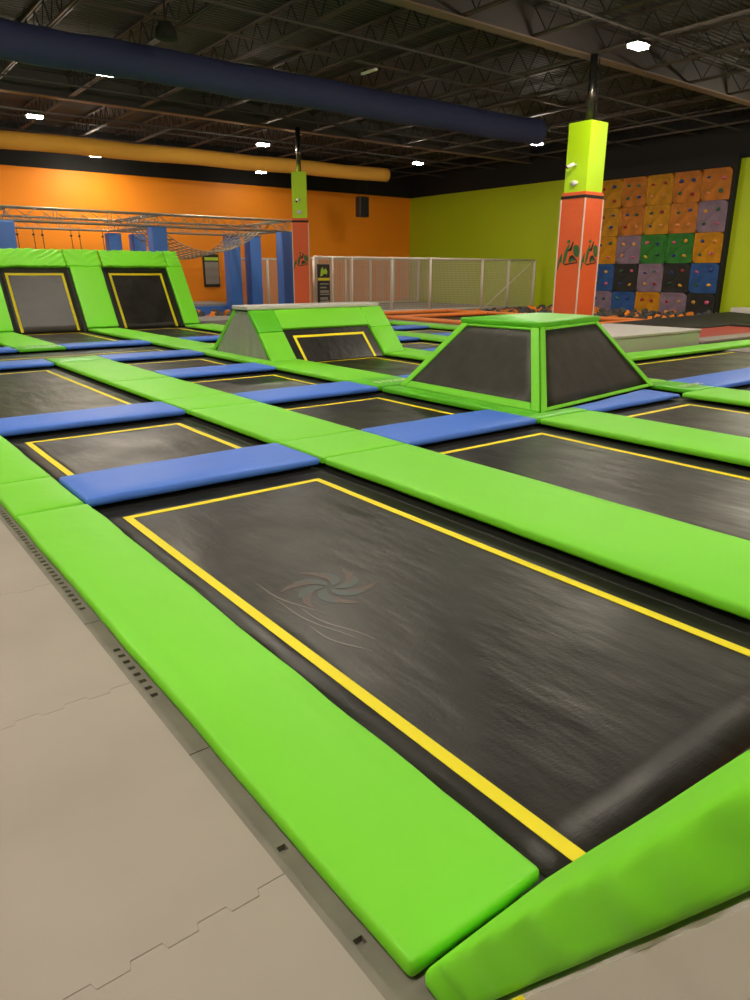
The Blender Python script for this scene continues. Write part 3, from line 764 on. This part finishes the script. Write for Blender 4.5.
foam(22.7, 27.45, 13.8, 19.6, 150, ('grey foam cube in the pit at the foot of the climbing wall', 'orange foam cube in the pit at the foot of the climbing wall'), 'foam cubes below the climbing wall', H1, .14)
foam(23.0, 27.4, 19.8, 23.0, 75, ('grey foam cube in the pit before the lime wall', 'orange foam cube in the pit before the lime wall'), 'foam cubes before the lime wall', H1, .4)
H2 = lambda x, y: .0
foam_base(1.0, 15.4, 25.8, 29.4, H2, 'grey foam filling of the pit below the truss')
foam(11.0, 15.3, 26.0, 29.0, 34, ('grey foam cube in the pit below the truss', 'orange foam cube in the pit below the truss'), 'foam cubes below the truss', H2, .2)
sbox('trim_2', (.9, 29.45, -.6), (15.4, 29.7, .22), BLUEP); sbox('trim_3', (.9, 29.7, -.6), (15.4, 32.98, .3), CARPET)

# ------------------------------------------------------------------ climbing wall
cw = thing('climbing_wall', 'climbing wall of square coloured panels with bolted holds on the right wall', 'climbing wall', (27.68, 16.9, 0))
CS = 1.15; CV = 1.118; CX = 27.68; CY0 = 14.40; CZ0 = -.247; NC = 6
bm = bmesh.new(); box(bm, (CX+.03, CY0-.10, -.6), (27.98, CY0+CS*NC, CZ0+CV*5+.42))
obj('body', bm, BLKW, cw, False, cw.location)
pc = {'o': (.85, .30, .04), 'y': (.88, .42, .02), 'p': (.42, .29, .40), 'g': (.06, .34, .05), 'b': (.05, .16, .48), 'k': (.05, .047, .042), 'a': (.95, .42, .01)}
PM = {k: mat('panel_'+k, (*c, 1), .7, (7, .5, .04), (3, .18)) for k, c in pc.items()}
hc = {'r': (.42, .02, .02), 'g': (.03, .12, .05), 'b': (.02, .05, .22), 'y': (.75, .38, .04), 'p': (.75, .12, .25), 'o': (.80, .30, .08)}
HM = {k: mat('hold_'+k, (*c, 1), .6) for k, c in hc.items()}
grid = ['ooyoyo', 'poyoya', 'aggpao', 'bkpkbp', 'kpabpb']       # rows from the top, columns from the right edge
holds = [['bpog', 'bbgr', 'rroo', 'gggb', 'rbgr', ''], ['yggp', 'gboo', 'grbo', 'bgro', 'rbgb', ''], ['bogp', 'pyby', 'pbyg', 'yyop', 'bgop', ''], ['pbgy', 'brgy', 'bgyr', 'gpby', 'bygp', ''], ['yprb', 'ryyr', 'rroo', 'gbgb', 'bgrb', '']]
for r in range(5):
    for c in range(NC):
        ya, yb = CY0+CS*c, CY0+CS*(c+1); zb = CZ0+CV*(4-r); zt = zb+CV
        bm = bmesh.new(); N = 8; g = {}
        for i in range(N+1):
            for j in range(N+1):
                y = ya+.004+(CS-.008)*i/N; z = zb+.004+(CV-.008)*j/N
                ed = min(i, N-i, j, N-j)
                g[i, j] = bm.verts.new((CX-(0 if ed == 0 else .03*noise.noise(Vector((y*1.6, z*1.6, 3)))+.004), y, z))
        for i in range(N):
            for j in range(N): bm.faces.new((g[i,j], g[i+1,j], g[i+1,j+1], g[i,j+1]))
        bmesh.ops.solidify(bm, geom=bm.faces[:], thickness=.025)
        pn = obj('panel', bm, PM[grid[r][c]], cw, False, (CX, (ya+yb)/2, (zb+zt)/2))
        pn['label'] = {'o': 'orange', 'y': 'yellow orange', 'p': 'mauve', 'g': 'green', 'b': 'blue', 'k': 'black', 'a': 'amber'}[grid[r][c]]+' panel'
        for k, h in enumerate(holds[r][c]):
            hy = (ya+yb)/2+(.24 if k % 2 == 0 else -.24)+random.uniform(-.06, .06); hz = (zb+zt)/2+(.24 if k < 2 else -.25)+random.uniform(-.05, .05)
            bm = bmesh.new(); bmesh.ops.create_icosphere(bm, subdivisions=2, radius=.075)
            sx, sz = random.uniform(.8, 1.25), random.uniform(.55, .95)
            for v in bm.verts:
                v.co = Vector((max(-.05, v.co.x*.9), v.co.y*sx, v.co.z*sz))*(1+.35*noise.noise(v.co*14+Vector((r, c, k))))
            bmesh.ops.rotate(bm, verts=bm.verts, cent=(0, 0, 0), matrix=Matrix.Rotation(random.uniform(-.7, .7), 3, 'X'))
            bmesh.ops.translate(bm, verts=bm.verts, vec=(CX-.05, hy, hz))
            me_o = obj('hold', bm, HM[h], None, True, (CX-.05, hy, hz))
            me_o.parent = pn; me_o.location = Vector((CX-.05, hy, hz))-Vector((CX, (ya+yb)/2, (zb+zt)/2))

# ------------------------------------------------------------------ padded columns
def blob(bm, c, ux, uz, pts, n, t):
    poly(bm, [c+ux*p[0]+uz*p[1] for p in pts], n, t)
def column_logo(parent, c, ux, n, s):
    """leaping figure on tall green brush strokes"""
    uz = Vector((0, 0, 1)); n = Vector(n); c = Vector(c); bg, bk = bmesh.new(), bmesh.new()
    A = lambda pts: [(p[0]*s*1.12, p[1]*s) for p in pts]
    blob(bg, c, ux, uz, A([(-.50, -.62), (-.46, -.25), (-.36, .02), (-.30, .06), (-.30, -.30), (-.38, -.34), (-.44, -.62)]), n, .003)
    blob(bg, c, ux, uz, A([(-.26, -.38), (-.20, .10), (-.06, .40), (.02, .42), (-.04, .10), (-.10, -.20), (-.18, -.40)]), n, .003)
    blob(bg, c, ux, uz, A([(-.12, .52), (-.06, .60), (.02, .58), (.04, .50), (-.02, .44), (-.10, .46)]), n, .003)
    blob(bg, c, ux, uz, A([(.18, .30), (.28, .40), (.42, .34), (.48, .14), (.46, -.08), (.36, -.12), (.24, -.02), (.20, .12)]), n, .003)
    blob(bg, c, ux, uz, A([(.00, -.30), (.10, -.16), (.24, -.16), (.34, -.28), (.20, -.26), (.08, -.34)]), n, .003)
    blob(bk, c, ux, uz, A([(-.06, .14), (.06, .30), (.16, .52), (.20, .50), (.15, .30), (.14, .20), (.06, .12)]), n, .005)
    blob(bk, c, ux, uz, A([(.02, -.22), (.06, -.06), (.18, -.02), (.30, -.12), (.42, -.26), (.38, -.28), (.24, -.16), (.10, -.18), (.04, -.30)]), n, .005)
    blob(bk, c, ux, uz, A([(-.16, -.38), (.44, -.30), (.44, -.34), (-.16, -.44)]), n, .005)
    obj('logo', bg, LOGOG, parent, False, parent.location); obj('logo_figure', bk, LOGOK, parent, False, parent.location)
def padded_column(x, y, s, label, rot=0, z1=3.5, z2=5.05, two=True):
    t = thing('padded_column', label, 'column', (x, y, DK))
    h = s/2; l = h*.9
    bm = rbox((x-h, y-h, DK-.01), (x+h, y+h, z1), .02); obj('orange_wrap', bm, ORV, t, False, t.location)
    bm = bmesh.new(); box(bm, (x-h-.008, y-h-.008, z1-.15), (x+h+.008, y+h+.008, z1-.08)); obj('strap', bm, BLACK, t, False, t.location)
    bm = bmesh.new()
    for (a, b) in ((-1, -1), (-1, 1), (1, -1)): box(bm, (x+a*h-.014, y+b*h-.014, DK), (x+a*h+.014, y+b*h+.014, z1-.16))
    obj('piping', bm, WHTRIM, t, False, t.location)
    bm = bmesh.new(); box(bm, (x-l, y-l, z1), (x+l, y+l, z2)); obj('lime_box', bm, LIMEP, t, False, t.location)
    bm = bmesh.new(); tube(bm, [(x, y, z2-.01), (x, y, 6.5)], .085, 20); obj('pipe', bm, CHROME, t, True, t.location)
    bm = bmesh.new(); tube(bm, [(x+.13, y-.08, z2-.01), (x+.13, y-.06, 6.5)], .012, 6); tube(bm, [(x+.16, y-.02, z2-.01), (x+.14, y-.06, 6.5)], .012, 6)
    obj('cable', bm, BLACK, t, True, t.location)
    # security camera and junction cover on the left face
    fx = x-l
    bm = bmesh.new(); tube(bm, [(fx-.10, y+.02, z1+.62), (fx-.24, y+.10, z1+.54)], .045, 14); tube(bm, [(fx, y, z1+.60), (fx-.09, y+.01, z1+.62)], .02, 8)
    cmr = obj('camera_body', bm, WHITE, t, True, t.location)
    bm = bmesh.new(); tube(bm, [(fx-.238, y+.098, z1+.541), (fx-.25, y+.106, z1+.533)], .038, 14); obj('camera_lens', bm, LENSK, cmr, True, Vector((fx-.24, y+.1, z1+.54)))
    bm = bmesh.new(); tube(bm, [(fx, y+.02, z1+.20), (fx-.04, y+.02, z1+.20)], .10, 18)
    for v in bm.verts: v.co.z = z1+.20+(v.co.z-z1-.20)*.62
    obj('junction_cover', bm, WHITE, t, True, t.location)
    column_logo(t, (x-h-.002, y, 2.05), Vector((0, -1, 0)), (-1, 0, 0), s*.82)
    if two: column_logo(t, (x, y-h-.002, 2.05), Vector((1, 0, 0)), (0, -1, 0), s*.82)
    if rot: t.rotation_euler.z = rot
    return t
padded_column(15.70, 11.9, .72, 'orange and lime padded column in front of the climbing wall')
padded_column(14.86, 23.75, .59, 'orange and lime padded column at the right end of the truss', rot=math.radians(57), two=False)

# ------------------------------------------------------------------ net fences
def net_fence(p0, p1, z0, z1, posts, label, brace=None, gap=.075, cord=.010):
    p0, p1 = Vector((*p0, 0)), Vector((*p1, 0)); L = (p1-p0).length; d = (p1-p0)/L
    t = thing('net_fence', label, 'fence', (p0.x, p0.y, z0))
    A = lambda s, z: p0+d*s+Vector((0, 0, z))
    for s in posts:
        bm = bmesh.new(); tube(bm, [A(s, z0), A(s, z1)], .06, 10); obj('post', bm, FRAME, t, True, t.location)
    for z in (z1, z0+.06):
        bm = bmesh.new(); tube(bm, [A(posts[0], z), A(posts[-1], z)], .05, 10); obj('rail', bm, FRAME, t, True, t.location)
    bm = bmesh.new(); s = posts[0]+gap/2
    while s < posts[-1]: bar(bm, A(s, z0+.06), A(s, z1), cord); s += gap
    z = z0+.1
    while z < z1: bar(bm, A(posts[0], z), A(posts[-1], z), cord); z += gap
    obj('net', bm, NETM, t, False, t.location)
    if brace:
        bm = bmesh.new(); tube(bm, [A(brace[0], z0), A(brace[1], z1)], .03, 8); obj('brace', bm, FRAME, t, True, t.location)
    return t
net_fence((15.68, 24.15), (27.6, 23.25), .03, 2.18, [0, .8, 1.7, 3.65, 5.65, 8.6, 10.2, 11.85], 'long white net fence between orange column and lime wall', (8.7, 11.8))
net_fence((15.45, 30.2), (18.6, 30.2), .03, 2.2, [0, 1.6, 3.1], 'short net fence bay behind the blue posts')
net_fence((18.7, 31.6), (27.6, 31.6), .03, 2.3, [0, 2.0, 3.8, 5.4, 7.0, 8.8], 'rear net fence along the orange wall', gap=.12)
sbox('deck_court', (15.42, 23.32, -.6), (27.98, 32.98, DK-.01), CARPET)
sg = thing('rules_sign', 'dark rules sign with lime emblem and yellow bar on the net fence', 'sign', (16.28, 24.02, .35))
bm = bmesh.new(); box(bm, (16.02, 24.0, .30), (16.58, 24.03, 1.92)); obj('board', bm, SIGNK, sg, False, sg.location)
bm = bmesh.new(); c = Vector((16.3, 23.998, 1.64)); ux, uz = Vector((1, 0, 0)), Vector((0, 0, 1))
blob(bm, c, ux, uz, [(-.17, -.17), (-.12, .10), (-.04, .18), (.0, .06), (.10, .14), (.17, .02), (.14, -.10), (.02, -.06), (-.06, -.14)], (0, -1, 0), .004); obj('emblem', bm, SIGNL, sg, False, sg.location)
bm = bmesh.new(); box(bm, (16.03, 23.99, 1.32), (16.57, 24.0, 1.42)); obj('yellow_bar', bm, SIGNY, sg, False, sg.location)
bm = bmesh.new()
for i, (w_, h_) in enumerate(((.40, .05), (.30, .06), (.40, .10), (.42, .05), (.36, .10), (.42, .07), (.30, .04))):
    box(bm, (16.12, 23.99, 1.22-.13*i-h_), (16.12+w_, 24.0, 1.22-.13*i))
obj('text_lines', bm, SIGNG, sg, False, sg.location)
sg.location.x -= .28
ws = thing('wall_sign', 'tall narrow rules sign with lime header on the orange wall', 'sign', (15.55, 32.9, 1))
bm = bmesh.new(); box(bm, (15.15, 32.93, .95), (15.95, 32.99, 2.45)); obj('board', bm, SIGNK, ws, False, ws.location)
bm = bmesh.new(); box(bm, (15.22, 32.92, 1.08), (15.92, 32.93, 2.10)); obj('text_panel', bm, SIGNG, ws, False, ws.location)
bm = bmesh.new(); box(bm, (15.22, 32.92, 2.16), (15.92, 32.93, 2.30)); obj('header', bm, SIGNL, ws, False, ws.location)

# ------------------------------------------------------------------ truss rig and obstacle course
def box_truss(p, q, w, label, cell=.55):
    p, q = Vector(p), Vector(q); L = (q-p).length; d = (q-p)/L; s = Vector((0, 0, 1)).cross(d).normalized()*w/2; u = Vector((0, 0, w/2))
    t = thing('box_truss', label, 'truss', p)
    bm = bmesh.new(); C4 = [s+u, s-u, -s-u, -s+u]
    for c in C4: tube(bm, [p+c, q+c], .03, 8)
    obj('chords', bm, STEEL, t, True, p)
    bm = bmesh.new(); n = int(L/cell)
    for i in range(n):
        a, b = p+d*(L*i/n), p+d*(L*(i+1)/n)
        for k in range(4):
            c0, c1 = C4[k], C4[(k+1) % 4]
            tube(bm, [a+c0, b+c1] if (i+k) % 2 else [a+c1, b+c0], .013, 6, False)
    for i in range(0, n+1, 3):
        a = p+d*(L*i/n)
        for k in range(4): tube(bm, [a+C4[k], a+C4[(k+1) % 4]], .013, 6, False)
    obj('lattice', bm, STEEL, t, True, p)
    return t
TZ = 3.27
box_truss((1.5, 24.6, TZ), (14.9, 24.6, TZ), .38, 'front aluminium truss ending at the orange padded column')
box_truss((3.0, 29.3, TZ+.05), (16.2, 29.3, TZ+.05), .38, 'rear aluminium truss parallel to the orange wall')
for x, lb in ((9.72, 'cross truss joining front and rear truss above the second blue post'), (14.75, 'cross truss at the right end of the truss rig'), (5.0, 'cross truss at the left picture edge')):
    box_truss((x, 24.85, TZ), (x, 29.05, TZ), .34, lb)
def blue_post(x, y, s, label, zt=3.06):
    t = thing('padded_post', label, 'post', (x, y, 0), 'blue padded truss posts')
    z0 = DK-.03 if y < 25.7 else -.02
    g = s/2; bm = rbox((x-g, y-g, z0), (x+g, y+g, zt), .04, 3)
    for v in bm.verts:
        k = noise.noise(Vector((v.co.x*4, v.co.y*4, v.co.z*1.2))); v.co.x += .02*k; v.co.y += .02*k
    obj('pad_wrap', bm, BLUEP, t, True, t.location)
    bm = bmesh.new(); box(bm, (x-.05, y-.05, zt-.01), (x+.05, y+.05, zt+.012)); obj('post', bm, STEEL, t, False, t.location)
blue_post(5.0, 24.6, .55, 'blue padded post at the left picture edge'); blue_post(9.72, 24.6, .5, 'blue padded post rising behind the right leaning wall trampoline'); blue_post(14.68, 24.6, .5, 'rightmost blue padded post beside the orange column')
blue_post(9.80, 29.3, .5, 'dark blue padded post seen farthest left behind the top pads', 3.05); blue_post(10.75, 29.3, .52, 'blue padded post between dark post and the rising post', 3.05)
blue_post(14.85, 29.3, .55, 'blue padded post right under the sagging net', 3.1); blue_post(15.85, 29.3, .55, 'blue padded post second from the orange column', 3.1)
# cargo net
cn = thing('cargo_net', 'sagging rope cargo net hung from the truss', 'net', (12.4, 27, 3.1))
bm = bmesh.new()
def cat(u, w): 
    x = 10.3+4.1*u; sag = 1.0*(1-(2*u-1)**2)
    return (x, 26.0+2.7*w, 3.12-sag*(.78+.22*w))
NU, NW = 22, 7
for w_ in range(NW+1): tube(bm, [cat(i/NU, w_/NW) for i in range(NU+1)], .020, 6)
for i in range(NU+1): tube(bm, [cat(i/NU, w_/NW) for w_ in range(NW+1)], .016, 6)
obj('rope_mesh', bm, ROPE, cn, True, cn.location)
bm = bmesh.new()
for y in (26.0, 28.7):
    for x in (10.3, 14.4): tube(bm, [(x, y, 3.12), (x, y, 3.2)], .02, 6)
obj('hanger', bm, ROPE, cn, True, cn.location)
for i, px in enumerate((5.95, 6.35, 6.85, 7.2, 8.15, 8.5, 9.3)):
    bm = bmesh.new(); x = px; y = 28.95 if i % 2 == 0 else 29.15
    tube(bm, [(x, y, 3.1), (x+.02, y, 2.4), (x, y, 1.2)], .014, 6); tube(bm, [(x, y, 2.93), (x, y, 2.87)], .045, 8); tube(bm, [(x, y, 1.2), (x, y, 1.1)], .05, 8)
    tag(obj('climbing_rope', bm, DROPE, None, True, (x, y, 1.1)), ord_[i]+' dark hanging rope counted from the left below the truss', 'rope', 'dark hanging ropes')

# ------------------------------------------------------------------ ducts, speakers, lamps
def duct(p, q, r0, r1, m, label, sag=.1, flat=1.0, seed=0):
    p, q = Vector(p), Vector(q); n = 60
    t = thing('air_duct', label, 'duct', p)
    bm = bmesh.new(); pts, rs = [], []
    for i in range(n+1):
        f = i/n; c = p.lerp(q, f); c.z -= sag*math.sin(PI*6*f)**2*.3
        k = 1+.06*noise.noise(Vector((f*40, seed, 0))); r = (r0+(r1-r0)*f)*k
        pts.append(c); rs.append((r*flat, r))
    tube(bm, pts, rs, 18); obj('sleeve', bm, m, t, True, p)
    bm = bmesh.new()
    for i in range(2, n, 5): tube(bm, [pts[i]+Vector((0, 0, rs[i][1]*.9)), (pts[i].x, pts[i].y, 6.6)], .008, 5)
    obj('hanger_wires', bm, DARKST, t, True, p)
    return t
duct((-6, 29.9, 6.0), (22.7, 28.5, 6.0), .30, .29, YDUCT, 'ochre fabric air duct below the ceiling near the orange wall')
duct((-6, 17.25, 6.0), (20.0, 17.1, 6.0), .34, .37, BDUCT, 'navy fabric air duct across the ceiling', .1, .9, 5)
# speaker
sp_ = thing('hanging_speaker', 'black speaker hanging on wires before the orange wall', 'speaker', (22.4, 30.0, 4.2))
bm = rbox((22.1, 29.8, 4.22), (22.65, 30.2, 5.15), .03); obj('cabinet', bm, SIGNK, sp_, False, sp_.location)
bm = bmesh.new(); box(bm, (22.16, 29.785, 4.28), (22.59, 29.8, 5.09)); obj('grille', bm, BLKW, sp_, False, sp_.location)
bm = bmesh.new()
for dx in (.05, .5): tube(bm, [(22.1+dx, 30, 5.13), (22.05+dx*1.2, 30, 6.6)], .008, 5)
obj('wires', bm, DARKST, sp_, True, sp_.location)
# pendant dome and dead fixture
pd = thing('dome_pendant', 'dark dome pendant hanging near the ceiling at upper left', 'pendant', (6.63, 15.4, 6))
bm = bmesh.new(); tube(bm, [(6.63, 15.4, 6.05), (6.63, 15.4, 6.2), (6.63, 15.4, 6.33), (6.63, 15.4, 6.36)], [.22, .2, .12, .03], 20); obj('shade', bm, BLKW, pd, True, pd.location)
bm = bmesh.new(); tube(bm, [(6.63, 15.4, 6.35), (6.63, 15.4, 6.95)], .02, 8); obj('stem', bm, BLKW, pd, True, pd.location)
df = thing('strip_light', 'unlit linear ceiling light on two thin hangers', 'lamp', (11.4, 15.0, 6.1))
bm = rbox((11.36, 14.72, 6.07), (11.44, 15.28, 6.12), .012); obj('housing', bm, WHITE, df, False, df.location)
bm = bmesh.new()
for y in (14.8, 15.2): tube(bm, [(11.4, y, 6.11), (11.4, y, 6.9)], .008, 5)
obj('hangers', bm, DARKST, df, True, df.location)
def lamp(x, y, power, label, z=6.0):
    t = thing('high_bay_lamp', label, 'lamp', (x, y, z), 'lit high bay lamps')
    bm = rbox((x-.24, y-.15, z+.0), (x+.24, y+.15, z+.07), .015); obj('housing', bm, DARKST, t, False, t.location)
    for dx in (-.11, .11):
        bm = bmesh.new(); box(bm, (x+dx-.085, y-.11, z-.05), (x+dx+.085, y+.11, z+.001)); obj('lens', bm, lampmat(power), t, False, t.location)
    bm = bmesh.new(); tube(bm, [(x-.2, y, z+.06), (x, y, z+.3), (x+.2, y, z+.06)], .008, 5); tube(bm, [(x, y, z+.3), (x, y, z+.7)], .008, 5)
    obj('hanger', bm, DARKST, t, True, t.location)
LP = 690
for (x, y, k, lb) in ((6.43, 18.5, 1, 'brightest lit lamp at upper left below the navy duct'), (6.3, 24.6, .9, 'lit lamp at left edge above the ochre duct'), (14.25, 9.75, 1, 'lit lamp above and right of the near orange column'),
        (21.5, 18.45, 1.0, 'lit lamp left of the near column top'), (13.95, 24.65, .9, 'upper lit lamp left of the far column pipe'), (17.5, 31.2, .14, 'lower lit lamp left of the far column, below the ochre duct'),
        (10.05, 31.0, .8, 'lit lamp below the ochre duct at upper left'), (21.3, 24.65, .42, 'small lit lamp near the room corner'),
        (6.4, 9.0, 1, 'lit lamp overhead outside the top of the picture'), (6.4, 1.0, 1, 'lit lamp overhead above the nearest trampolines'), (-1.2, 9.5, 1.3, 'lit lamp overhead outside the upper left'), (-1.2, 1.0, 1.1, 'lit lamp over the taupe floor mats'),
        (14.25, 1.0, .9, 'lit lamp overhead outside the right picture edge'), (22.8, 9.5, 1.7, 'lit lamp outside the right edge before the climbing wall'), (-1.2, 18.5, .9, 'lit lamp outside the left picture edge'), (2.0, 30.6, 1.0, 'lit lamp outside the left edge by the orange wall'), (6.4, -6.5, 1.2, 'lit lamp behind the viewpoint'), (15.5, -6.5, 1.2, 'lit lamp far behind the viewpoint at right'), (-6.5, 5.5, 1.0, 'lit lamp over the left side of the taupe mats')):
    lamp(x, y, LP*k, lb)

# ------------------------------------------------------------------ world and colour
w = bpy.data.worlds.new('world'); sc.world = w; w.use_nodes = True
w.node_tree.nodes['Background'].inputs[0].default_value = (.9, .85, .78, 1); w.node_tree.nodes['Background'].inputs[1].default_value = .0
vs = sc.view_settings; vs.view_transform = 'Standard'; vs.look = 'None'; vs.gamma = 1; vs.use_curve_mapping = False; vs.exposure = 0.0
sc.cycles.use_denoising = True; sc.cycles.max_bounces = 8; sc.cycles.diffuse_bounces = 5; sc.cycles.sample_clamp_indirect = 8
